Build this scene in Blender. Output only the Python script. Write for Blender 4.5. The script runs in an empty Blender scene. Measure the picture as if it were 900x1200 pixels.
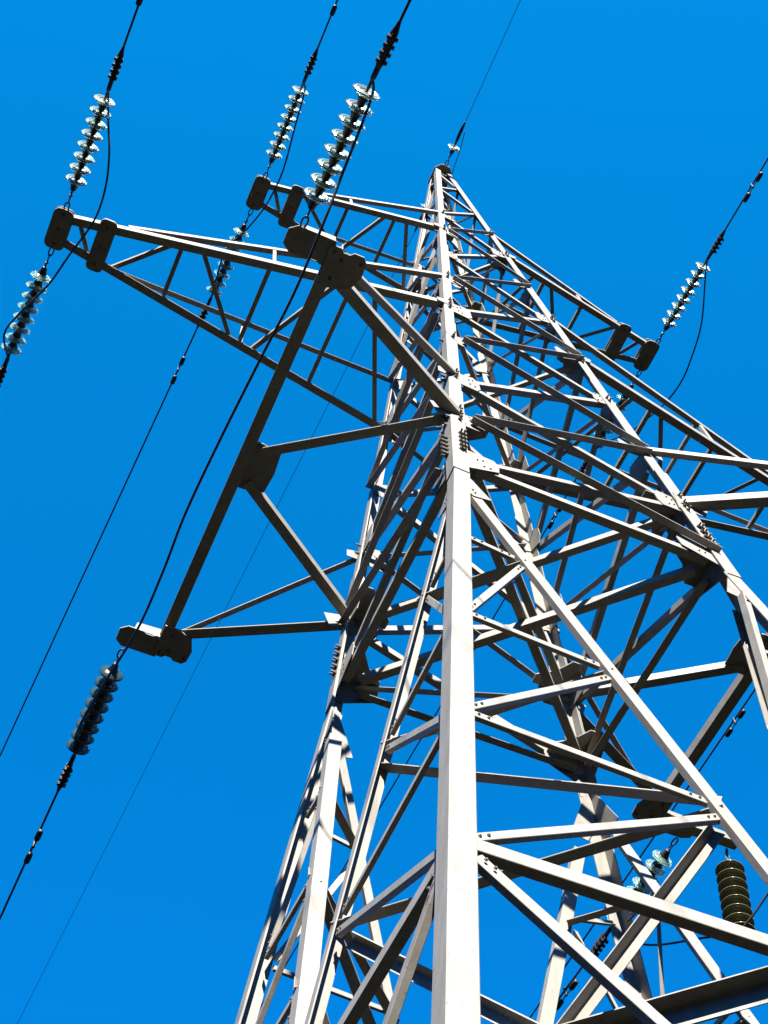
import bpy, bmesh, math, random
from mathutils import Vector, Matrix

# ------------------------------------------------------------------ scene, camera, world, sun
scn = bpy.context.scene
C = scn.collection
V = Vector
random.seed(7)
GZ = 13.73                      # height of the lowest crossarms above the ground

scn.render.engine = 'CYCLES'
scn.render.resolution_x = 768; scn.render.resolution_y = 1024

cam_d = bpy.data.cameras.new('camera'); cam = bpy.data.objects.new('camera', cam_d); C.objects.link(cam)
cam_d.sensor_fit = 'VERTICAL'; cam_d.sensor_height = 24.0; cam_d.lens = 24.0 * 1698.795 / 1200.0
cam_d.clip_start = 0.05; cam_d.clip_end = 6000
R = Matrix(((0.9147504868, -0.4035397187, -0.0196784732),
            (-0.3443367136, -0.8041743871, 0.4844953898),
            (-0.2113380575, -0.4364163729, -0.8745725265)))
cam.matrix_world = Matrix.Translation((-4.33837, -6.11184, -12.126 + GZ)) @ R.transposed().to_4x4()
scn.camera = cam

SUN_EL = math.radians(35.5); SUN_AZ = math.radians(16.5)     # azimuth measured from -y towards -x
sun_dir = V((-math.sin(SUN_AZ) * math.cos(SUN_EL), -math.cos(SUN_AZ) * math.cos(SUN_EL), math.sin(SUN_EL)))
w = bpy.data.worlds.new('World'); scn.world = w; w.use_nodes = True
nt = w.node_tree; nt.nodes.clear()
sky = nt.nodes.new('ShaderNodeTexSky'); sky.sky_type = 'NISHITA'; sky.sun_disc = False
sky.sun_elevation = SUN_EL
sky.sun_rotation = math.atan2(sun_dir.x, sun_dir.y)
sky.air_density = 1.6; sky.dust_density = 0.0; sky.ozone_density = 8.0
tint = nt.nodes.new('ShaderNodeMix'); tint.data_type = 'RGBA'; tint.blend_type = 'MULTIPLY'
tint.inputs[0].default_value = 1.0
geo = nt.nodes.new('ShaderNodeTexCoord'); sep = nt.nodes.new('ShaderNodeSeparateXYZ')
rmp = nt.nodes.new('ShaderNodeValToRGB')                   # deep azure, a little deeper away from the zenith
rmp.color_ramp.elements[0].position = 0.0; rmp.color_ramp.elements[0].color = (0.004, 0.06, 0.44, 1)
rmp.color_ramp.elements[1].position = 1.0; rmp.color_ramp.elements[1].color = (0.004, 0.67, 0.89, 1)
nt.links.new(geo.outputs['Generated'], sep.inputs[0]); nt.links.new(sep.outputs[2], rmp.inputs[0])
nt.links.new(rmp.outputs[0], tint.inputs[7])
bg = nt.nodes.new('ShaderNodeBackground'); bg.inputs[1].default_value = 0.0635
out = nt.nodes.new('ShaderNodeOutputWorld')
nt.links.new(sky.outputs[0], tint.inputs[6]); nt.links.new(tint.outputs[2], bg.inputs[0]); nt.links.new(bg.outputs[0], out.inputs[0])

sd = bpy.data.lights.new('sun', 'SUN'); sd.energy = 5.0; sd.angle = math.radians(0.5); sd.color = (1.0, 0.955, 0.89)
sun = bpy.data.objects.new('sun', sd); C.objects.link(sun)
sun.rotation_euler = sun_dir.to_track_quat('Z', 'Y').to_euler(); sun.location = (0, 0, 60)

scn.view_settings.view_transform = 'Standard'; scn.view_settings.look = 'None'
scn.view_settings.exposure = 2.4; scn.view_settings.gamma = 1.0

# ------------------------------------------------------------------ materials
def mat(name, base, rough=0.6, metal=0.0, var=None, scale=6.0, bump=0.0, trans=0.0, ior=1.45, speck=None, stretch=(1, 1, 1)):
    m = bpy.data.materials.new(name); m.use_nodes = True; n = m.node_tree.nodes; l = m.node_tree.links
    b = n['Principled BSDF']; b.inputs['Roughness'].default_value = rough; b.inputs['Metallic'].default_value = metal
    b.inputs['Base Color'].default_value = (*base, 1); b.inputs['IOR'].default_value = ior
    if trans: b.inputs['Transmission Weight'].default_value = trans
    if var:
        tc = n.new('ShaderNodeTexCoord'); mp = n.new('ShaderNodeMapping'); mp.inputs['Scale'].default_value = stretch
        l.new(tc.outputs['Object'], mp.inputs[0])
        no = n.new('ShaderNodeTexNoise'); no.inputs['Scale'].default_value = scale; no.inputs['Detail'].default_value = 8
        no.inputs['Roughness'].default_value = 0.65
        l.new(mp.outputs[0], no.inputs['Vector'])
        r = n.new('ShaderNodeValToRGB'); r.color_ramp.elements[0].position = 0.3; r.color_ramp.elements[1].position = 0.66
        r.color_ramp.elements[0].color = (*var, 1); r.color_ramp.elements[1].color = (*base, 1)
        l.new(no.outputs[0], r.inputs[0]); col = r.outputs[0]
        oi = n.new('ShaderNodeObjectInfo'); mr = n.new('ShaderNodeMapRange'); mr.inputs[3].default_value = 0.86; mr.inputs[4].default_value = 1.04
        l.new(oi.outputs['Random'], mr.inputs[0])
        mu = n.new('ShaderNodeVectorMath'); mu.operation = 'SCALE'; l.new(col, mu.inputs[0]); l.new(mr.outputs[0], mu.inputs['Scale']); col = mu.outputs[0]
        if speck:
            n2 = n.new('ShaderNodeTexNoise'); n2.inputs['Scale'].default_value = 34; n2.inputs['Detail'].default_value = 5
            l.new(tc.outputs['Object'], n2.inputs['Vector'])
            r2 = n.new('ShaderNodeValToRGB'); r2.color_ramp.elements[0].position = 0.66; r2.color_ramp.elements[1].position = 0.74
            l.new(n2.outputs[0], r2.inputs[0])
            mx = n.new('ShaderNodeMix'); mx.data_type = 'RGBA'; mx.inputs[7].default_value = (*speck, 1)
            l.new(r2.outputs[0], mx.inputs[0]); l.new(col, mx.inputs[6]); col = mx.outputs[2]
        l.new(col, b.inputs['Base Color'])
        if bump:
            bp = n.new('ShaderNodeBump'); bp.inputs['Strength'].default_value = bump; bp.inputs['Distance'].default_value = 0.01
            l.new(no.outputs[0], bp.inputs['Height']); l.new(bp.outputs[0], b.inputs['Normal'])
    return m
M_STEEL = mat('weathered_galvanised_steel', (0.182, 0.171, 0.146), 0.58, 0.0, (0.138, 0.124, 0.096), 11.0, 0.25, speck=(0.085, 0.066, 0.045), stretch=(1, 1, .14))
M_ARM = mat('crossarm_steel', (0.180, 0.169, 0.144), 0.58, 0.0, (0.13, 0.118, 0.094), 7.0, 0.25, speck=(0.08, 0.062, 0.042))
M_PLATE = mat('plate_steel', (0.162, 0.152, 0.130), 0.62, 0.0, (0.105, 0.096, 0.080), 6.0, 0.3, speck=(0.08, 0.055, 0.035))
M_BOLT = mat('bolt_steel', (0.11, 0.098, 0.078), 0.5, 0.2, (0.07, 0.058, 0.042), 20.0)
M_FIT = mat('dark_cast_fittings', (0.014, 0.013, 0.0115), 0.5, 0.1, (0.008, 0.007, 0.006), 18.0)
M_WIRE = mat('weathered_aluminium_cable', (0.009, 0.009, 0.011), 0.65, 0.0, (0.006, 0.006, 0.0075), 30.0)
M_GLASS = mat('toughened_glass', (0.52, 0.74, 0.66), 0.07, 0.0, trans=0.93, ior=1.5)
M_GLASS_SHADE = mat('shaded_glass', (0.05, 0.085, 0.08), 0.15, 0.0, trans=0.7, ior=1.5)  # darker copy of the glass; shade on the lower left string put into its colour
M_RIBS = mat('sparkle_glass_ribs', (0.34, 0.43, 0.385), 0.25, 0.0, trans=0.45, ior=1.5)  # paler, frosted ribs: their sunlit sparkle is put into the colour
M_AMBER = mat('brown_green_glass', (0.10, 0.10, 0.045), 0.2, 0.0, trans=0.35, ior=1.5)
M_CONC = mat('concrete', (0.34, 0.33, 0.30), 0.9, 0.0, (0.24, 0.23, 0.21), 9.0, 0.4)
M_GROUND = mat('grassy_ground', (0.0105, 0.0112, 0.0085), 1.0, 0.0, (0.008, 0.0078, 0.006), 0.35, 0.6)
M_GROUND.node_tree.nodes['Principled BSDF'].inputs['Specular IOR Level'].default_value = 0.0

# ------------------------------------------------------------------ helpers
def link(name, bm, m, parent=None, loc=(0, 0, 0), smooth=False):
    bmesh.ops.recalc_face_normals(bm, faces=bm.faces)
    me = bpy.data.meshes.new(name); bm.to_mesh(me); bm.free(); me.materials.append(m)
    if smooth:
        for p in me.polygons: p.use_smooth = True
    o = bpy.data.objects.new(name, me); C.objects.link(o); o.location = loc
    if parent: o.parent = parent
    return o
def inst(name, src, parent, loc=(0, 0, 0), mtx=None):
    o = bpy.data.objects.new(name, src.data if hasattr(src, 'data') else src); C.objects.link(o); o.parent = parent
    if mtx is not None: o.matrix_local = mtx
    else: o.location = loc
    return o
def empty(name, loc, label, cat, group=None):
    o = bpy.data.objects.new(name, None); C.objects.link(o); o.location = loc; o.empty_display_size = 0.3
    o['label'] = label; o['category'] = cat
    if group: o['group'] = group
    return o
def tag(o, label, cat, group=None):
    o['label'] = label; o['category'] = cat
    if group: o['group'] = group
def orth(d, ax):
    d = V(d) - ax * V(d).dot(ax); return d.normalized()
def angle_bm(bm, p, q, d1, d2, wd, t, w2=None):
    """a rolled steel angle: heel along p-q, one flange along d1, the other along d2"""
    p = V(p); q = V(q); ax = (q - p).normalized(); d1 = orth(d1, ax)
    d2 = V(d2) - ax * V(d2).dot(ax) - d1 * V(d2).dot(d1); d2.normalize()
    w2 = w2 or wd; c = t * 0.35
    pr = [(c, 0), (wd - c, 0), (wd, c), (wd, t), (t + c * 1.4, t), (t, t + c * 1.4), (t, w2), (c, w2), (0, w2 - c), (0, c)]
    A = [bm.verts.new(p + d1 * a + d2 * b) for a, b in pr]; B = [bm.verts.new(q + d1 * a + d2 * b) for a, b in pr]
    n = len(pr); bm.faces.new(A); bm.faces.new(B[::-1])
    for i in range(n): bm.faces.new((A[i], B[i], B[(i + 1) % n], A[(i + 1) % n]))
def member(name, p, q, d1, d2, wd, t, parent, m=None, w2=None):
    p = V(p); q = V(q); mid = (p + q) / 2; bm = bmesh.new()
    angle_bm(bm, p - mid, q - mid, d1, d2, wd, t, w2)
    return link(name, bm, m or M_STEEL, parent, mid)
def hull2(pts):
    pts = sorted(set((round(a, 5), round(b, 5)) for a, b in pts))
    def half(ps):
        h = []
        for q in ps:
            while len(h) > 1 and (h[-1][0]-h[-2][0])*(q[1]-h[-2][1])-(h[-1][1]-h[-2][1])*(q[0]-h[-2][0]) <= 0: h.pop()
            h.append(q)
        return h
    a = half(pts); b = half(pts[::-1]); return a[:-1] + b[:-1]
def prism_bm(bm, org, u, v, n, poly, t):
    u = V(u); v = V(v); n = V(n)
    A = [bm.verts.new(V(org) + u * a + v * b) for a, b in poly]; B = [bm.verts.new(x.co + n * t) for x in A]
    bm.faces.new(A); bm.faces.new(B[::-1]); k = len(A)
    for i in range(k): bm.faces.new((A[i], B[i], B[(i + 1) % k], A[(i + 1) % k]))
def plate(name, org, u, v, n, poly, t, parent, m=None):
    bm = bmesh.new(); prism_bm(bm, (0, 0, 0), u, v, n, poly, t)
    return link(name, bm, m or M_PLATE, parent, org)
def stadium(hx, hy, c=0.55, k=5):
    """outline of a plate hx by hy (half sizes) with rounded ends in y"""
    r = hx; pts = []
    for sx, sy, a0 in ((1, 1, 0), (-1, 1, 90), (-1, -1, 180), (1, -1, 270)):
        rr = r * c; cx = sx * (hx - rr); cy = sy * (hy - rr)
        for i in range(k + 1):
            a = math.radians(a0 + 90 * i / k); pts.append((cx + rr * math.cos(a), cy + rr * math.sin(a)))
    return pts
def ring_frame(ax):
    a = V((0, 0, 1)) if abs(ax.z) < .9 else V((1, 0, 0)); u = ax.cross(a).normalized(); return u, ax.cross(u)
def tube_bm(bm, pts, r, seg=8, cap=True):
    pts = [V(p) for p in pts]; rings = []
    for i, p in enumerate(pts):
        ax = (pts[min(i + 1, len(pts) - 1)] - pts[max(i - 1, 0)]).normalized()
        if i == 0: u, v = ring_frame(ax)
        else:
            u = (u - ax * u.dot(ax)).normalized(); v = ax.cross(u)
        rr = r[i] if isinstance(r, (list, tuple)) else r
        rings.append([bm.verts.new(p + (u * math.cos(2 * math.pi * k / seg) + v * math.sin(2 * math.pi * k / seg)) * rr) for k in range(seg)])
    for a, b in zip(rings, rings[1:]):
        for k in range(seg): bm.faces.new((a[k], a[(k + 1) % seg], b[(k + 1) % seg], b[k]))
    if cap: bm.faces.new(rings[0]); bm.faces.new(rings[-1])
def lathe_bm(bm, prof, seg=20):
    rings = []
    for r, z in prof:
        if r < 1e-5: rings.append([bm.verts.new((0, 0, z))])
        else: rings.append([bm.verts.new((r * math.cos(2 * math.pi * k / seg), r * math.sin(2 * math.pi * k / seg), z)) for k in range(seg)])
    for a, b in zip(rings, rings[1:]):
        for k in range(seg):
            if len(a) == 1: bm.faces.new((a[0], b[(k + 1) % seg], b[k]))
            elif len(b) == 1: bm.faces.new((a[k], a[(k + 1) % seg], b[0]))
            else: bm.faces.new((a[k], a[(k + 1) % seg], b[(k + 1) % seg], b[k]))
def spline(pts, n=10):
    P = [V(p) for p in pts]; P = [P[0] * 2 - P[1]] + P + [P[-1] * 2 - P[-2]]; o = []
    for i in range(1, len(P) - 2):
        for k in range(n):
            t = k / n
            o.append(0.5 * ((2 * P[i]) + (P[i+1] - P[i-1]) * t + (2*P[i-1] - 5*P[i] + 4*P[i+1] - P[i+2]) * t*t + (3*P[i] - P[i-1] - 3*P[i+1] + P[i+2]) * t**3))
    o.append(P[-2]); return o

# ------------------------------------------------------------------ the ground
bm = bmesh.new()
N = 40; g = {}
for i in range(N + 1):
    for j in range(N + 1):
        f = lambda k: math.copysign(abs(2 * k / N - 1) ** 2.6, 2 * k / N - 1) * 2500
        x, y = f(i), f(j); d = math.hypot(x, y)
        z = 0 if d < 12 else min(1, (d - 12) / 200) * (random.uniform(-1, 1) * .5)
        g[i, j] = bm.verts.new((x, y, z))
for i in range(N):
    for j in range(N): bm.faces.new((g[i, j], g[i+1, j], g[i+1, j+1], g[i, j+1]))
gr = link('ground', bm, M_GROUND, smooth=True); gr['kind'] = 'structure'

# ------------------------------------------------------------------ the lattice pylon (local z = 0 at the lowest crossarms)
pylon = empty('lattice_pylon', (0, 0, 0), 'pale galvanised steel lattice transmission tower rising overhead with six crossarms', 'pylon')
W3, S1, ZK, S2 = 1.261, 0.083, -1.351, 0.139
def W(z): return W3 - S1 * z if z >= ZK else W3 - S1 * ZK + S2 * (ZK - z)
Z = dict(p=13.38, u1=9.47, a1=8.31, b=6.85, u2=5.40, a2=4.0, a=2.65, u3=1.25, a3=0.0, s=-1.0)
def T(v): v = V(v); return V((v.x, v.y, v.z + GZ))
LEGS = {'n': (-1, -1), 'r': (1, -1), 'l': (-1, 1), 'f': (1, 1)}
def heel(l, z): w_ = W(z); return V((LEGS[l][0] * w_, LEGS[l][1] * w_, z))
ZBASE = -GZ + 0.35

# bolt shared by every leg
bm = bmesh.new()
for r0, z0, z1, sg in ((0.021, 0.0, 0.006, 12), (0.0175, 0.006, 0.024, 6), (0.0105, 0.024, 0.056, 8)):
    lathe_bm(bm, [(0, z0), (r0, z0), (r0, z1), (0, z1)], sg)
bolt0 = bpy.data.meshes.new('bolt'); bmesh.ops.recalc_face_normals(bm, faces=bm.faces); bm.to_mesh(bm and bolt0); bm.free(); bolt0.materials.append(M_BOLT)
def put_bolt(parent, pos, n, name='bolt', s=1.0):
    q = V(n).to_track_quat('Z', 'Y')
    return inst(name, bolt0, parent, mtx=Matrix.Translation(pos) @ q.to_matrix().to_4x4() @ Matrix.Scale(s, 4))

for L, (sx, sy) in LEGS.items():
    bm = bmesh.new(); dx, dy = V((-sx, 0, 0)), V((0, -sy, 0)); base = T((0, 0, 0))
    for z0, z1, wd in ((7.3, Z['p'] + .02, .098), (3.25, 7.3, .118), (ZK, 3.25, .132), (ZBASE, ZK, .146)):
        z0_, z1_ = z0, z1
        angle_bm(bm, T(heel(L, z0_)), T(heel(L, z1_)), dx, dy, wd, .012 if wd < .13 else .015)
    leg = link('leg', bm, M_STEEL, pylon)
    # cover angle over the splice at the waist
    bm = bmesh.new(); o = V((sx, sy, 0)) * 0.0125
    ku = (heel(L, .75) - heel(L, -1.0)).normalized()
    a = heel(L, .75) + o; b = heel(L, -1.0) + o - ku * .40
    angle_bm(bm, T(a), T(b), dx, dy, .148, .012); link('splice_cover', bm, M_STEEL, leg)
    for (z, k) in ((Z['u1'], 2), (Z['a1'], 3), (Z['u2'], 3), (Z['a2'], 5), (Z['u3'], 3), (Z['a3'], 5), (-.72, 10), (2.65, 2)):
        off = .0245 if -1.4 < z < .75 else 0.0
        cw = .062 if z > 3 else .075
        for i in range(k):
            zz = z + ((i // 2 if k == 10 else i) - ((k // 2 if k == 10 else k) - 1) / 2) * (.10 if k == 10 else .075)
            cc = cw + (.026 if k == 10 and i % 2 else (-.006 if k == 10 else (.012 if i % 2 else 0)))
            h = heel(L, zz)
            put_bolt(leg, T(h + dx * cc + V((0, sy, 0)) * (off * .52)), (0, sy, 0))
            if i % 2 == 0 or k == 10: put_bolt(leg, T(h + dy * cc + V((sx, 0, 0)) * (off * .52)), (sx, 0, 0))
    ft = heel(L, ZBASE); bm = bmesh.new()
    prism_bm(bm, V((ft.x - sx*.05, ft.y - sy*.05, -.3)), (1, 0, 0), (0, 1, 0), (0, 0, 1), stadium(.38, .38, .2, 2), .68)
    link('footing', bm, M_CONC, pylon)

SMALL = []          # (position, normal) of the small bolts at the brace ends
FACES = [('n', 'r', (0, -1), 0), ('l', 'f', (0, 1), 0), ('n', 'l', (-1, 0), 1), ('r', 'f', (1, 0), 1)]
def fbasis(nx, ny, s):
    n = V((nx, ny, s)).normalized(); v = V((-nx * s, -ny * s, 1)).normalized(); return n, v
def fmember(P, Q, n, v, kind, wd, t=.007, flip=False, name='brace', ext=0.0, w2=None):
    """brace lying in a face plane; P, Q on the outer face plane"""
    P = V(P); Q = V(Q); ax = (Q - P).normalized()
    up = v - ax * v.dot(ax)
    if up.length < .05: up = V((1, 0, 0))
    up = up.normalized() * (-1 if flip else 1)
    j = random.uniform(0, .0012)
    if kind == 'L': dep = -(.028 + j + ext); d2 = -n
    else: dep = .0015 + j + ext; d2 = n
    o = n * dep - up * wd * .5
    if name != 'face_strut':
        for E0, s_ in ((P, 1), (Q, -1)):
            for q_ in (.045, .105): SMALL.append((T(E0 + ax * s_ * q_ + n * (-.017 if kind == 'L' and ext < .02 else (.011 if kind == 'D' else -.028 - ext))), n.copy()))
    return member(name, T(P + o), T(Q + o), up, d2, wd, t, pylon, None, w2)
def gusset(L, z, face_n, u, v, dirs, n, outer=False, half=.16, reach=.34, wd=.09, nm='gusset_plate'):
    """flat plate in a face plane behind the leg flange, reaching out along the braces"""
    pts = [(.02, half), (.02, -half), (.10, half * 1.1), (.10, -half * 1.1)]
    for dv in dirs:
        a = dv.dot(u); b = dv.dot(v); l = math.hypot(a, b); a /= l; b /= l
        for sgn in (1, -1):
            pts.append((.10 + a * (reach - .1) / max(a, .35) * 1.0 - b * sgn * wd * .6 if a > .35 else .1 + a * reach - b * sgn * wd * .6,
                        b * reach * .9 + a * sgn * wd * .6))
    return plate(nm, T(heel(L, z) - n * .0175), u, v, -n, hull2(pts), .0095, pylon)

seq = ['u1', 'a1', 'b', 'u2', 'a2', 'a', 'u3', 'a3', 's']
for fa, fb, (nx, ny), par in FACES:
    n, v = fbasis(nx, ny, S1)
    ua = (heel(fb, 0) - heel(fa, 0)).normalized()
    Dset = {'a1', 'u2', 'a', 'a3'} if par == 0 else {'u1', 'b', 'a2', 'u3', 's'}
    for i, k in enumerate(seq):
        for dj in (-1, 1):
            j = i + dj
            if not 0 <= j < len(seq): continue
            zi, zj = Z[k], Z[seq[j]]
            kind = 'D' if k in Dset else 'L'
            big = (Z['a3'] + .2 > min(zi, zj))
            wd = .071 if min(zi, zj) < 2 else (.062 if min(zi, zj) < 5 else .051)
            A = heel(fa, zi) + ua * (.20 if zi < 3 else .15) + v * (.035 * (1 if zj > zi else -1))
            B = heel(fb, zj) - ua * (.045 if kind == 'D' else .13) + v * (.035 * (1 if zi > zj else -1))
            fmember(A, B, n, v, kind, wd)
        # gussets, larger towards the waist
        zz = Z[k]; sz = .36 if k == 's' else (.15 if k in ('a', 'b') else (.25 if zz < 4.5 else .18))
        for Lg, oth, sg in ((fa, fb, 1), (fb, fa, -1)):
            u_ = ua * sg
            dirs = [heel(oth, Z[seq[j]]) - heel(Lg, zz) for j in (i - 1, i + 1) if 0 <= j < len(seq)]
            if k == 's': dirs.append(heel(oth, zz) - heel(Lg, zz))
            gusset(Lg, zz, None, u_, v, dirs, n, half=sz * .55, reach=sz + .08, wd=.085 if zz < 5 else .06)
    # horizontal at the waist
    fmember(heel(fa, Z['s']) + ua * .25 - v * .05, heel(fb, Z['s']) - ua * .16 - v * .05, n, v, 'L', .08, ext=.010)
    # the peak: single zigzag
    pn = [13.25, 11.9, 10.55]; qn = [12.55, 11.2, 9.62]
    chain = [(fa, 13.2), (fb, 12.35), (fa, 11.75), (fb, 10.75), (fa, 9.62)] if par == 0 else [(fb, 13.2), (fa, 12.35), (fb, 11.75), (fa, 10.75), (fb, 9.62)]
    for (la, za), (lb, zb) in zip(chain, chain[1:]):
        s_ = 1 if la == fa else -1
        fmember(heel(la, za) + ua * s_ * .035, heel(lb, zb) - ua * s_ * .035, n, v, 'L', .045, .006)
    fmember(heel(fa, 13.3) + ua * .03, heel(fb, 13.3) - ua * .03, n, v, 'L', .05, .006, ext=.01)

    # ---- below the waist: K bracing down to the middle of the strut at z = -7
    n, v = fbasis(nx, ny, S2)
    ZM = -7.0; mid = (heel(fa, ZM) + heel(fb, ZM)) / 2
    A0 = heel(fa, -1.45); B0 = heel(fb, -1.45)
    def on(side, z):
        P0 = A0 if side == 'a' else B0; t = (z - P0.z) / (ZM - P0.z); return P0.lerp(mid, t)
    fmember(A0.lerp(mid, .05) + ua * .05, on('a', -6.93), n, v, 'L', .098, .009, flip=(par == 1), name='main_diagonal', w2=None if par else .052)
    fmember(B0.lerp(mid, .10) - ua * .05, on('b', -6.93), n, v, 'L' if par else 'D', .118, .009, flip=True, name='main_diagonal', w2=None if par else .085)
    fmember(heel(fa, ZM) + ua * .13, heel(fb, ZM) - ua * .13, n, v, 'L', .098, .009, name='face_strut', ext=.012, w2=.062)
    for side, Lg, sg in (('a', fa, 1), ('b', fb, -1)):
        lv = [-2.8, -4.25, -5.65, -7.0]
        for i in range(3):
            P = heel(Lg, lv[i]) + ua * sg * .15; Q = on(side, lv[i] - .08) - ua * sg * .03
            fmember(P, Q, n, v, 'L', .058, .007, ext=.024, w2=.032)
            P2 = heel(Lg, lv[i + 1] + .07) + ua * sg * .15; Q2 = on(side, lv[i] - .22) - ua * sg * .03
            fmember(Q2, P2, n, v, 'L', .055, .007, ext=.024, w2=.04)
    # waist plates for the main diagonals
    for Lg, tgt, sg in ((fa, mid, 1), (fb, mid, -1)):
        dv = (tgt - heel(Lg, -1.5)); u_ = ua * sg
        gusset(Lg, -1.52, None, u_, v, [dv, u_ * .3 - v], n, half=.20, reach=.42, wd=.13)
    # middle plate
    plate('gusset_plate', T(mid - n * .0175), ua, v, -n, [(-.3, -.1), (.3, -.1), (.3, .06), (.14, .34), (-.14, .34), (-.3, .06)], .0095, pylon)
    # lowest panel: crossed diagonals to the feet
    ZF = -12.3
    for (la, lb, kd) in ((fa, fb, 'L'), (fb, fa, 'D')):
        s_ = 1 if la == fa else -1
        fmember(heel(la, -7.12) + ua * s_ * .16, heel(lb, ZF) - ua * s_ * .15, n, v, kd, .076, .009, name='main_diagonal', w2=.045)
    fmember(heel(fa, ZF - .1) + ua * .12, heel(fb, ZF - .1) - ua * .12, n, v, 'L', .09, .009, name='face_strut', ext=.012)

# ---- bracing in plan
UP = V((0, 0, 1))
def flat(P, Q, wd, name='plan_brace', t=.008, mode=0):
    # mode 0: heel on the -y side, flange up; 1: heel on the +y side, flange up; 2: heel on the +y side, flange down
    P = V(P); Q = V(Q); ax = (Q - P).normalized(); h = ax.cross(UP).normalized()
    if h.y < 0: h = -h                         # the heel lies on the -y side
    if mode: h = -h
    return member(name, T(P - h * wd / 2), T(Q - h * wd / 2), UP if mode < 2 else -UP, h, wd, t, pylon)
def along(P, Q, a, b): d = (Q - P).normalized(); return P + d * a, Q - d * b
for z, wd, m_ in ((Z['a1'], .055, .16), (Z['a2'], .06, .2), (Z['a3'], .08, .28), (Z['s'], .085, .30)):
    zz = z - .10
    for l1, l2, dz in (('r', 'l', 0), ('n', 'f', .10)):
        P, Q = along(heel(l1, zz), heel(l2, zz), m_, m_); P.z += dz; Q.z += dz
        flat(P, Q, wd)
    for L, (sx, sy) in LEGS.items():           # horizontal corner plates
        h = heel(L, zz + .195); r_ = .34 if z < 1 else .22
        plate('corner_plate', T(h), (-sx, 0, 0), (0, -sy, 0), (0, 0, 1), [(.03, .03), (r_ * 1.25, .03), (r_ * 1.25, .14), (r_ * .75, r_ * .75), (.14, r_ * 1.25), (.03, r_ * 1.25)], .011, pylon)
ZM = -7.0
def kn(fa, fb, z, side):
    mid = (heel(fa, ZM) + heel(fb, ZM)) / 2; P0 = heel(fa if side == 'a' else fb, -1.45)
    return P0.lerp(mid, (z + 1.45) / (ZM + 1.45))
fm = {(fa, fb): (heel(fa, ZM) + heel(fb, ZM)) / 2 for fa, fb, _, _ in FACES}
corners = [('n', ('n', 'r', 'a'), ('n', 'l', 'a')), ('r', ('n', 'r', 'b'), ('r', 'f', 'a')), ('l', ('l', 'f', 'a'), ('n', 'l', 'b')), ('f', ('l', 'f', 'b'), ('r', 'f', 'b'))]
for L, (a1, b1, s1), (a2, b2, s2) in corners:
    inn = V((-LEGS[L][0], -LEGS[L][1], 0)) * .07
    for z in (-2.95, -4.40, -5.80):
        P, Q = kn(a1, b1, z, s1) + inn * .6, kn(a2, b2, z, s2) + inn * .6
        flat(P, Q, .075 if z > -5 else .085, mode=1)
    P, Q = kn(a2, b2, -4.55, s2) + inn * .9, kn(a1, b1, -5.70, s1) + inn * .9
    flat(P, Q, .085, mode=1)
    M1, M2 = fm[(a1, b1)] + inn, fm[(a2, b2)] + inn
    flat(M1 + UP * .12, M2 + UP * .12, .125, 'diaphragm_strut', .011, mode=2)
    mm = (M1 + M2) / 2
    for (a_, b_, s_) in ((a1, b1, s1), (a2, b2, s2)):
        P = kn(a_, b_, -5.75, s_) + inn * 1.2; P, Q = along(P, mm + UP * .12, .12, -.05)
        flat(P, Q, .082, 'hip_brace', .010, mode=2)

# ---- small bolts at the ends of the braces, too many and too small to tell apart
bm = bmesh.new()
for pos, nn in SMALL:
    u_, v_ = ring_frame(nn)
    for r_, z0, z1 in ((.0105, 0, .006), (.006, .006, .012)):
        A = [bm.verts.new(pos + (u_ * math.cos(k * math.pi / 3) + v_ * math.sin(k * math.pi / 3)) * r_ + nn * z0) for k in range(6)]
        B = [bm.verts.new(a_.co + nn * (z1 - z0)) for a_ in A]
        bm.faces.new(B)
        for k in range(6): bm.faces.new((A[k], A[(k + 1) % 6], B[(k + 1) % 6], B[k]))
sb = link('brace_bolts', bm, M_BOLT, pylon); sb['kind'] = 'stuff'

# ---- peak cap
plate('peak_cap', T((0, 0, Z['p'] + .03)), (1, 0, 0), (0, 1, 0), UP, [(-.17, -.15), (-.08, -.25), (.08, -.25), (.17, -.15), (.17, .17), (-.17, .17)], .018, pylon)

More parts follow.
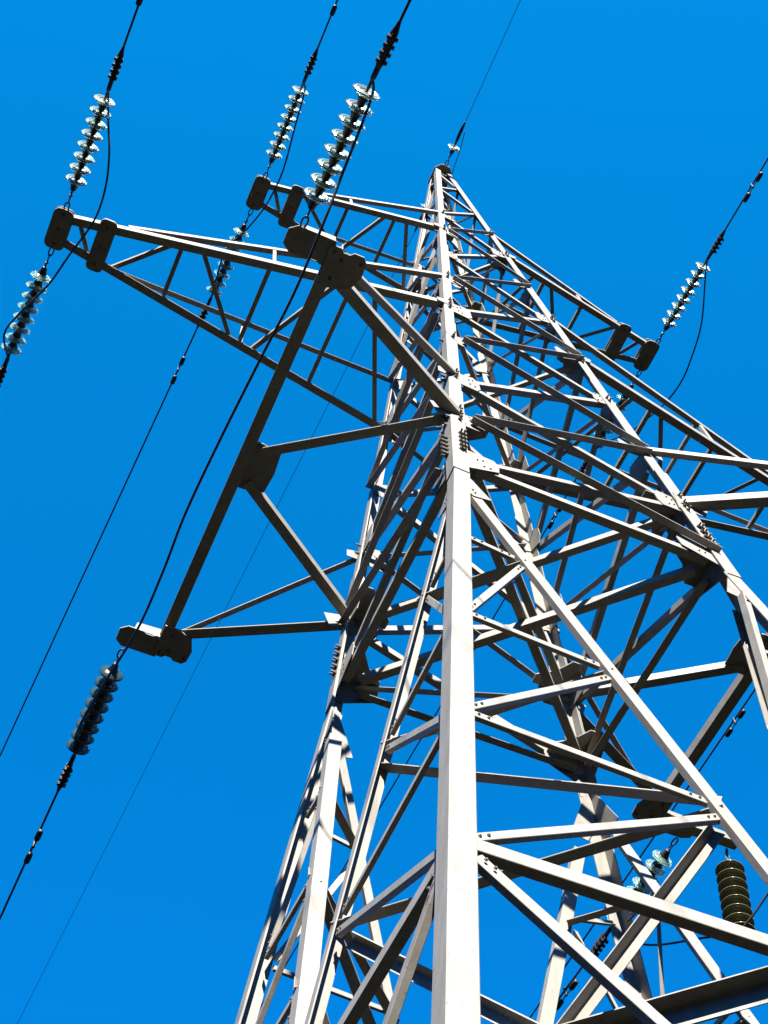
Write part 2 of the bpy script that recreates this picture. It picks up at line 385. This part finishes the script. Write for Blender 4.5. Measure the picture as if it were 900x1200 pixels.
# ------------------------------------------------------------------ crossarms (children of the pylon)
def arm_long(sx, z, zu, T_, wd, xu, xp2, struts, cuts):
    w0 = W(z); wu = W(zu); X = lambda x, y, zz: T((sx * x, y, zz))
    yb = lambda x, s: s * (w0 + (.15 - w0) * (x - w0) / (T_ - w0))          # y of a bottom chord at x
    zt = z - .03
    for s in (-1, 1):
        o = .014
        member('crossarm_chord', X(w0 - .10, s * (w0 + o), z), X(T_ + .06, s * (.15 + o), zt), (0, 0, 1), (0, -s, 0), wd, .010, pylon, M_ARM)
        x1 = xu; y1 = yb(xu, s)
        member('crossarm_chord', X(wu - .09, s * (wu + o), zu), X(x1, y1 + s * (o + .012), z + wd * .55), (0, 0, 1), (0, -s, 0), wd * .68, .008, pylon, M_ARM)
        # connection plates on the legs
        plate('crossarm_plate', X(w0 - .12, s * (w0 + .0015), z - .10), (sx, 0, 0), UP, (0, s, 0), [(0, .06), (.20, .075), (.22, .17), (0, .22)], .009, pylon)
        # posts between lower and upper chord
        for f in cuts:
            x = f; yl = yb(x, s)
            tu = (x - wu) / (xu - wu); zz = zu + (z + wd * .55 - zu) * tu; yu = s * wu + (y1 - s * wu) * tu
            member('crossarm_strut', X(x, yl + s * .004, z + .04), X(x, yu - s * .002, zz + .03), (sx, 0, 0), (0, -s, 0), .045, .005, pylon, M_ARM)
    dep = z + .012
    for kind, xa, xb in struts:
        j = random.uniform(0, .004)
        if kind == 's':   # across from chord to chord
            member('crossarm_strut', X(xa, yb(xa, -1) + .012, dep + j), X(xa, yb(xa, 1) - .012, dep + j), (sx, 0, 0), (0, 0, 1), .052, .006, pylon, M_ARM)
        elif kind == 'u': # across between the upper chords
            tu = (xa - wu) / (xu - wu); zz = zu + (z + wd * .55 - zu) * tu; yu = wu + (yb(xu, 1) - wu) * tu
            member('crossarm_strut', X(xa, -yu + .01, zz + .012), X(xa, yu - .01, zz + .012), (sx, 0, 0), (0, 0, 1), .050, .006, pylon, M_ARM)
        else:             # 'd': near chord at xa to far chord at xb
            member('crossarm_strut', X(xa, yb(xa, -1) + .014, dep + .008 + j), X(xb, yb(xb, 1) - .014, dep + .008 + j), (-sx, 0, 0), (0, 0, 1), .055, .006, pylon, M_ARM)
    for x, hx, hy in ((T_, .118, .25), (xp2, .10, .325)):
        plate('crossarm_end_plate', X(x, 0, zt - .022 + (.01 if x < T_ else 0)), (1, 0, 0), (0, 1, 0), (0, 0, 1), stadium(hx, hy, .62, 3), .016, pylon)
        plate('crossarm_end_plate', X(x, 0, zt + .10), (1, 0, 0), (0, 1, 0), (0, 0, 1), stadium(hx * .96, hy * .9), .012, pylon)
        for yy in (-hy * .72, 0, hy * .72):
            bm = bmesh.new(); lathe_bm(bm, [(0, -.03), (.012, -.03), (.012, .11), (0, .11)], 8)
            link('bolt', bm, M_BOLT, pylon, X(x, yy, zt))
            put_bolt(pylon, X(x, yy, zt - .022), (0, 0, -1), s=.8)
for sx in (-1, 1):
    arm_long(sx, Z['a2'], Z['u2'], 5.345, .098, 4.62, 4.84,
             [('d', 4.09, 4.70), ('s', 3.96, 0), ('d', 3.80, 3.10), ('s', 2.94, 0), ('u', 2.88, 0), ('d', 2.16, 2.84), ('s', 1.98, 0), ('d', 1.78, 1.06), ('d', 5.2, 4.98)], (2.92,))
    arm_long(sx, Z['a1'], Z['u1'], 3.17, .085, 2.52, 2.66,
             [('d', 2.60, 1.95), ('s', 1.88, 0), ('d', 1.36, 1.80), ('s', 1.19, 0), ('d', 1.08, .68), ('d', 3.02, 2.80)], (1.85,))

def arm_wide(sx, long_far):
    z, zu = Z['a3'], Z['u3']; w0, wu = W(z), W(zu); xb, hb = 2.844, 2.2
    X = lambda x, y, zz: T((sx * x, y, zz))
    member('crossarm_bar', X(xb - .06, -hb - .1, z + .03), X(xb - .06, hb + .1, z + .03), (sx, 0, 0), (0, 0, 1), .118, .010, pylon, M_ARM)
    for s in (-1, 1):
        member('crossarm_chord', X(w0 - .12, s * (w0 + .015), z - .02), X(xb - .02, s * (hb - .06), z - .01), (0, 0, 1), (0, -s, 0), .115, .010, pylon, M_ARM)
        member('crossarm_chord', X(wu - .09, s * (wu + .015), zu), X(xb - .12, s * (hb - .02), z + .13), (0, 0, 1), (0, -s, 0), .066, .008, pylon, M_ARM)
        member('crossarm_strut', X(w0 - .02, s * (w0 - .12), z + .018), X(xb - .15, s * .13, z + .018), (sx, s * .3, 0), (0, 0, 1), .10, .009, pylon, M_ARM)
        plate('crossarm_plate', X(w0 - .14, s * (w0 + .0015), z - .12), (sx, 0, 0), UP, (0, s, 0), [(0, 0), (.30, .02), (.36, .2), (0, .32)], .009, pylon)
        plate('crossarm_plate', X(wu - .12, s * (wu + .0015), zu - .08), (sx, 0, 0), UP, (0, s, 0), [(0, 0), (.24, .0), (.24, .12), (0, .2)], .009, pylon)
        # flat end plate under the joint
        poly = [(-.06, .10), (-.03, .125), (.04, .125), (.07, .095), (.13, .095), (.16, .125), (.25, .125), (.29, .08), (.30, -.05), (.25, -.19), (.10, -.25), (-.05, -.25)]
        poly = [(-a * 1.0, b) for a, b in poly]
        plate('crossarm_end_plate', X(xb, s * hb, z - .045), (sx, 0, 0), (0, s, 0), (0, 0, 1), poly, .016, pylon)
        for a, b in ((.0, .07), (-.25, .05), (-.08, .02), (-.05, -.17)):
            put_bolt(pylon, X(xb + a, s * (hb + b), z - .045), (0, 0, -1), s=.8)
        # outrigger that carries the tension string
        ln = 1.0 if (long_far and s > 0) else .43
        yw = .125
        pl = [(.0, -yw), (.0, yw), (ln - .07, yw), (ln, yw * .55), (ln, -yw * .55), (ln - .07, -yw), (.2, -yw), (.17, -yw * .85), (.1, -yw * .85), (.07, -yw)]
        if ln > .9: pl = [(0, -.05), (0, .07), (ln, .07), (ln, -.05)]
        plate('outrigger', X(xb + .02, s * (hb + .035), z - .028 + (.002 if ln > .9 else 0)), (sx, 0, 0), (0, s, 0), (0, 0, 1), pl, .012, pylon)
        if ln > .9:
            pl2 = [(.0, -yw), (.0, yw), (.34, yw), (.43, yw * .7), (.46, 0), (.40, -yw * .8), (.3, -yw)]
            plate('outrigger', X(xb + .02, s * (hb + .035), z - .06), (sx, 0, 0), (0, s, 0), (0, 0, 1), pl2, .012, pylon)
        for q in (-1, 1):
            yy = s * (hb + .035) + q * (yw - .012 if ln < .9 else .05)
            plate('outrigger', X(xb + .03, yy, z - .014), (sx, 0, 0), UP, (0, 1, 0), [(0, 0), (ln - .14 if ln < .9 else ln, 0), (ln - .16 if ln < .9 else ln, .12 if ln < .9 else .08), (0, .14)], .008, pylon)
    poly = [(.0, -.26), (.0, .26), (-.08, .26), (-.27, .22), (-.29, .0), (-.27, -.22), (-.08, -.26)]
    plate('crossarm_plate', X(xb - .04, 0, z + .043), (sx, 0, 0), (0, 1, 0), (0, 0, 1), poly, .012, pylon)
arm_wide(-1, False); arm_wide(1, True)

# ------------------------------------------------------------------ insulator strings
def glass_disc_mesh(name, m, R_=.128):
    bm = bmesh.new()
    prof = [(.030, -.004), (.050, -.002), (.066, .002), (.092, .014), (.116, .027), (R_, .042), (R_ - .003, .050), (R_ - .010, .044),
            (.108, .038), (.103, .060), (.097, .060), (.093, .034), (.083, .030), (.079, .054), (.073, .054), (.069, .026), (.056, .022), (.052, .040), (.045, .040), (.030, .020)]
    lathe_bm(bm, prof, 28); bmesh.ops.recalc_face_normals(bm, faces=bm.faces)
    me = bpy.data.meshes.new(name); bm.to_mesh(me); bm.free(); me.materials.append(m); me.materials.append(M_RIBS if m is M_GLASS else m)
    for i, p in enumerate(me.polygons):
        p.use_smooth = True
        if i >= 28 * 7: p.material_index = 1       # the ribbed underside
    return me
def simple_mesh(name, prof, seg, m, smooth=True):
    bm = bmesh.new(); lathe_bm(bm, prof, seg); bmesh.ops.recalc_face_normals(bm, faces=bm.faces)
    me = bpy.data.meshes.new(name); bm.to_mesh(me); bm.free(); me.materials.append(m)
    for p in me.polygons: p.use_smooth = smooth
    return me
DISC = glass_disc_mesh('glass_disc', M_GLASS); DISC_S = glass_disc_mesh('glass_disc', M_GLASS_SHADE); DISC_D = glass_disc_mesh('glass_disc', M_AMBER, .158)
CAP = simple_mesh('cap', [(0, -.092), (.018, -.092), (.026, -.086), (.033, -.074), (.038, -.040), (.050, -.014), (.057, .0), (.054, .010), (.0, .014)], 14, M_FIT)
PIN = simple_mesh('pin', [(0, .010), (.030, .012), (.026, .034), (.011, .046), (.011, .070), (0, .072)], 10, M_FIT)
def link_mesh(L_, r, wv):
    bm = bmesh.new(); pts = []
    for k in range(17):
        a = 2 * math.pi * k / 16; pts.append((math.cos(a) * wv, 0, math.sin(a) * L_ * .5 + (L_ * .0)))
    tube_bm(bm, pts, r, 6, False); me = bpy.data.meshes.new('shackle'); bm.to_mesh(me); bm.free(); me.materials.append(M_FIT)
    for p in me.polygons: p.use_smooth = True
    return me
SHK = link_mesh(.11, .009, .026)
def clamp_mesh():
    bm = bmesh.new()
    lathe_bm(bm, [(0, -.10), (.014, -.10), (.014, -.03), (.024, .0), (.026, .10), (.034, .13), (.034, .40), (.020, .46), (.014, .50), (0, .50)], 10)
    prism_bm(bm, (-.02, -.045, .12), (1, 0, 0), (0, 0, 1), (0, 1, 0), [(0, 0), (.04, 0), (.04, .27), (0, .27)], .04)
    me = bpy.data.meshes.new('strain_clamp'); bmesh.ops.recalc_face_normals(bm, faces=bm.faces); bm.to_mesh(me); bm.free(); me.materials.append(M_FIT); return me
CLAMP = clamp_mesh()
def ubolt_mesh():
    bm = bmesh.new(); pts = [(-.032, -.07, 0), (-.032, .03, 0)] + [(-.032 * math.cos(a), .03 + .032 * math.sin(a), 0) for a in (math.pi * k / 6 for k in range(1, 6))] + [(.032, .03, 0), (.032, -.07, 0)]
    tube_bm(bm, pts, .008, 6)
    for x in (-.032, .032): prism_bm(bm, (x - .014, -.066, -.014), (1, 0, 0), (0, 0, 1), (0, 1, 0), [(0, 0), (.028, 0), (.028, .028), (0, .028)], .016)
    prism_bm(bm, (-.05, -.046, -.017), (1, 0, 0), (0, 0, 1), (0, 1, 0), [(0, 0), (.1, 0), (.1, .034), (0, .034)], .009)
    me = bpy.data.meshes.new('clamp_bolt'); bmesh.ops.recalc_face_normals(bm, faces=bm.faces); bm.to_mesh(me); bm.free(); me.materials.append(M_FIT); return me
UB = ubolt_mesh()
def string(S, d, label, n=8, start=.26, pitch=.139, disc=None, group='glass insulator strings', clamp=True, cat='insulator', roll=0, sc=1.0):
    d = V(d).normalized(); t = empty('insulator_string', T(S), label, cat, group)
    q = d.to_track_quat('Z', 'Y') @ Matrix.Rotation(roll, 3, 'Z').to_quaternion()
    t.rotation_mode = 'QUATERNION'; t.rotation_quaternion = q
    inst('shackle', SHK, t, (0, 0, .045)); o = inst('shackle', SHK, t, mtx=Matrix.Translation((0, 0, .125)) @ Matrix.Rotation(math.pi / 2, 4, 'Z') @ Matrix.Scale(.8, 4))
    bm = bmesh.new(); lathe_bm(bm, [(0, .155), (.012, .158), (.012, .175), (.024, .182), (.024, .192), (.012, .2), (.012, max(.2, start * sc - .06)), (0, max(.2, start * sc - .055))], 8); link('ball_eye', bm, M_FIT, t)
    for k in range(n):
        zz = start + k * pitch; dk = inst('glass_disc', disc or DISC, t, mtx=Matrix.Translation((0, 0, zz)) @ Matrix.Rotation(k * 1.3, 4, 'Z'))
        inst('cap', CAP, dk); inst('pin', PIN, dk)
    if clamp:
        ze = start + (n - 1) * pitch + .15; cl = inst('strain_clamp', CLAMP, t, (0, 0, ze + .02))
        for k in range(4):
            inst('clamp_bolt', UB, cl, (0, 0, .155 + k * .068))
    return t
P = dict(mid=(-5.345, 4.0 - .03), top=(-3.17, 8.31 - .03))
G = 'tension insulator strings of glass discs'
DM = V((.01, -1, -.02)); DP = V((-.047, 1, -.06))
runs = [
 # attach point, direction, label
 ('mid_left_front', (-5.345, -.24, 3.97), (.0105, -1, -.02), 'clear glass disc insulator string above the tip of the longest left arm, leftmost upper string'),
 ('mid_left_back', (-5.345, .25, 3.97), (-.047, 1, -.06), 'glass disc insulator string hanging off the lower end of the longest left arm tip'),
 ('top_left_front', (-3.17, -.24, 8.25), (.001, -1, -.02), 'smallest upper left glass disc insulator string, above the tip of the topmost left arm'),
 ('top_left_back', (-3.17, .25, 8.25), (-.048, 1, -.06), 'glass disc insulator string passing behind the longest left arm'),
 ('low_left_front', (-3.19, -2.36, -.01), (.0365, -1, -.03), 'large clear glass disc insulator string ending at the dark bracket in front, nearest upper string'),
 ('low_left_back', (-3.19, 2.42, -.01), (-.027, 1, -.06), 'shaded grey glass disc insulator string below the lowest left bracket'),
 ('top_right_front', (3.21, -.24, 8.25), (.018, -1, -.02), 'sparkling glass disc insulator string on the far right against open sky'),
 ('top_right_back', (3.2, .25, 8.25), (-.0447, 1, -.06), 'glass disc insulator string glimpsed beyond the right leg under the top right arm'),
 ('mid_right_front', (5.345, -.24, 3.97), (.01, -1, -.02), 'glass disc insulator string on the front of the long right arm tip'),
 ('mid_right_back', (5.345, .25, 3.97), (-.0347, 1, -.06), 'glass disc insulator string on the back of the long right arm tip'),
 ('low_right_front', (3.19, -2.36, -.01), (.01, -1, -.03), 'glass disc insulator string on the front bracket of the lowest right arm'),
 ('low_right_back', (3.2, 2.42, -.01), (-.0653, 1, -.06), 'white glass disc insulator string half hidden by the diagonal under the lowest right plate')]
label_wire = {
 'mid_left_front': 'black conductor leaving the leftmost upper string towards the top edge', 'mid_left_back': 'black conductor leaving the lower end of the longest left arm past the left edge',
 'top_left_front': 'black conductor running to the top edge from the topmost left arm', 'top_left_back': 'long black conductor sloping down the left sky from behind the longest left arm',
 'low_left_front': 'thick black conductor running to the top edge from the nearest upper string', 'low_left_back': 'black conductor at lower left leaving the shaded grey string',
 'top_right_front': 'black conductor leaving the far right string to the right edge', 'top_right_back': 'thin black conductor from the top right arm crossing behind the tower legs',
 'mid_right_front': 'black conductor in front of the long right arm', 'mid_right_back': 'black conductor behind the lowest right arm bar, carrying a damper on the right',
 'low_right_front': 'black conductor in front of the lowest right arm', 'low_right_back': 'black conductor at the lower right leaving the half hidden white string'}
label_damp = {
 'mid_left_front': 'black vibration damper at the top edge above the leftmost string', 'mid_left_back': 'black vibration damper on the conductor of the longest left arm beyond the left edge',
 'top_left_front': 'black vibration damper at the top edge above the topmost left arm', 'top_left_back': 'black vibration damper on the conductor just below the longest left arm',
 'low_left_front': 'black vibration damper on the nearest conductor above the top edge', 'low_left_back': 'black vibration damper under the conductor at lower left, below the shaded string',
 'top_right_front': 'black vibration damper on the conductor near the right edge', 'top_right_back': 'small black vibration damper seen between the braces right of the near leg',
 'mid_right_front': 'black vibration damper in front of the long right arm', 'mid_right_back': 'black vibration damper beside the dark lowest right arm bar',
 'low_right_front': 'black vibration damper in front of the lowest right arm', 'low_right_back': 'black vibration damper at the bottom behind the crossing braces beside the far leg'}
WT = simple_mesh('damper_weight', [(0, -.075), (.018, -.074), (.030, -.062), (.034, -.03), (.034, .045), (.029, .066), (.015, .075), (0, .075)], 12, M_FIT)
def damper(pos, d, label):
    d = V(d).normalized(); t = empty('vibration_damper', pos, label, 'damper', 'vibration dampers on the conductors')
    t.rotation_mode = 'QUATERNION'; t.rotation_quaternion = d.to_track_quat('Z', 'Y')
    q = t.rotation_quaternion.to_matrix().transposed(); dn = (q @ V((0, 0, -1))); dn.z = 0; dn.normalize()
    off = dn * .075
    for s in (-1, 1):
        inst('damper_weight', WT, t, off + V((0, 0, s * .165)))
    bm = bmesh.new(); tube_bm(bm, [off + V((0, 0, z)) + dn * (.012 if z else 0) for z in (-.15, -.07, 0, .07, .15)], .007, 6); link('messenger_cable', bm, M_FIT, t)
    bm = bmesh.new(); tube_bm(bm, [off * 1.15, off * .6, V((0, 0, 0)) - off * .35], [.018, .016, .024], 8); link('damper_clamp', bm, M_FIT, t)
CW = 'conductors strung from the crossarms'
ends = {}
for key, S, d, lab in runs:
    S = V(S); d = V(d); u = d.normalized()
    e_ = 0 if 'low' in key else .075
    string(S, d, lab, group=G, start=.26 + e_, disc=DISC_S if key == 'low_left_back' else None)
    c0 = S + u * (1.40 + e_); ends[key] = c0
    pts = []
    Lw = 190
    for k in range(61):
        y = Lw * (k / 60) ** 2; base = S + u * (1.45 + e_) + u * y; pts.append(T(base) + V((0, 0, 6.0 * (y / Lw) ** 2)))
    bm = bmesh.new(); tube_bm(bm, pts, .0125, 8); o = link('conductor', bm, M_WIRE, smooth=True)
    tag(o, label_wire[key], 'cable', CW)
    yy = 2.62 + e_ if key != 'low_right_back' else 2.42
    damper(T(S + u * yy), u, label_damp[key])

# jumpers: slack loops that join front and back conductors under each arm
J = {
 'mid_left': ([(-5.23, -1.41, 3.95), (-5.09, -1.12, 3.75), (-5.0, -.79, 3.6), (-4.99, -.44, 3.45), (-5.11, 0, 3.35), (-5.23, .47, 3.4), (-5.45, 1.04, 3.6), (-5.53, 1.39, 3.75)], 'black slack jumper cable looping past the tip of the longest left arm'),
 'top_left': ([(-3.11, -1.6, 8.2), (-3.06, -1.13, 8.0), (-3.01, -.7, 7.8), (-3.01, -.42, 7.65), (-3.06, -.06, 7.55), (-3.17, .32, 7.55), (-3.26, .58, 7.65), (-3.32, .93, 7.85)], 'black slack jumper cable looping past the tip of the topmost left arm'),
 'low_left': ([(-3.09, -3.6, -.1), (-3.1, -3.02, -.45), (-3.11, -2.68, -.7), (-3.13, -2.1, -.95), (-3.18, -1.5, -1.05), (-3.23, -.66, -1.1), (-3.25, .1, -1.08), (-3.22, .81, -.98), (-3.21, 1.61, -.8), (-3.27, 2.52, -.5), (-3.31, 3.3, -.28)], 'long black jumper cable hanging past the lowest left arm from bracket to bracket'),
 'top_right': ([(3.33, -1.46, 8.15), (3.5, -.9, 7.8), (3.54, -.4, 7.55), (3.53, -.08, 7.42), (3.45, .25, 7.33), (3.34, .59, 7.35), (3.25, .98, 7.5), (3.17, 1.35, 7.85)], 'black slack jumper cable looping below the topmost right arm'),
 'mid_right': ([(5.36, -1.3, 3.8), (5.34, -.8, 3.55), (5.3, 0, 3.35), (5.28, .8, 3.5), (5.28, 1.4, 3.75)], 'black slack jumper cable below the longest right arm'),
 'low_right': ([(3.2, -3.55, -.15), (3.35, -2.6, -.6), (3.6, -1.2, -.95), (3.80, .6, -1.02), (3.74, 1.5, -1.1), (3.70, 1.86, -1.17), (3.60, 2.15, -1.32), (3.52, 2.34, -1.36), (3.35, 2.67, -1.2), (3.19, 3.11, -.95), (3.12, 3.41, -.7), (3.12, 3.75, -.4)], 'black jumper cable held under the hanging olive insulator at lower right')}
for key, (pts, lab) in J.items():
    a = ends[key + '_front']; b = ends[key + '_back']
    full = [a, *[V(p) for p in pts], b]
    bm = bmesh.new(); tube_bm(bm, [T(p) for p in spline(full, 8)], .0118, 8); o = link('jumper_cable', bm, M_WIRE, smooth=True)
    tag(o, lab, 'cable', 'jumper cables under the crossarms')
# hanging string that steadies the lower right jumper
string((3.77, 2.33, -.03), (-.11, .03, -1), 'dark olive glass disc insulator string hanging straight down from the lower right outrigger', n=8, start=.30, pitch=.133, disc=DISC_D, group=None, clamp=False)
bm = bmesh.new(); lathe_bm(bm, [(0, 0), (.02, 0), (.026, .03), (.05, .05), (.05, .08), (0, .09)], 10)
o = link('suspension_clamp', bm, M_FIT, None, T((3.62, 2.37, -1.40))); tag(o, 'small dark clamp holding the jumper under the olive insulator', 'clamp')

# earth wire at the peak, one glass disc each side
SW = 'earth wires at the peak'
for S, d, lab, lab2 in (((0, -.26, 13.43), (-.016, -1, -.03), 'single glass disc insulator standing out above the peak', 'thin black earth wire rising from the peak to the top edge'),
                        ((0, .2, 13.3), (-.040, 1, -.06), 'single glass disc insulator on the left side of the peak behind the top arm', 'thin black earth wire falling across the whole left sky from the peak')):
    S = V(S); u = V(d).normalized()
    string(S, d, lab, n=1, start=.30, group='single disc insulators at the peak', clamp=False)
    bm = bmesh.new()
    tube_bm(bm, [T(S + u * (.36 + k * .06)) + V((0, 0, .035 * math.sin(k / 8 * math.pi))) for k in range(9)], [.012, .02, .026, .03, .03, .03, .026, .02, .012], 8)
    o = link('wedge_clamp', bm, M_FIT, smooth=True); tag(o, 'curved dark wedge clamp beside the ' + ('upper' if d[1] < 0 else 'lower') + ' peak insulator', 'clamp')
    pts = []
    for k in range(61):
        y = 190 * (k / 60) ** 2; pts.append(T(S + u * (.42 + y)) + V((0, 0, 5.5 * (y / 190) ** 2)))
    bm = bmesh.new(); tube_bm(bm, pts, .0055, 6); o = link('earth_wire', bm, M_WIRE, smooth=True); tag(o, lab2, 'cable', SW)
bm = bmesh.new(); tube_bm(bm, [T(p) for p in spline([(.05, -.95, 13.42), (.10, -.6, 13.33), (.13, -.3, 13.30), (.16, -.12, 13.36)], 6)], .007, 6)
o = link('earth_lead', bm, M_WIRE, smooth=True); tag(o, 'short black earth lead curling beside the peak cap', 'cable')
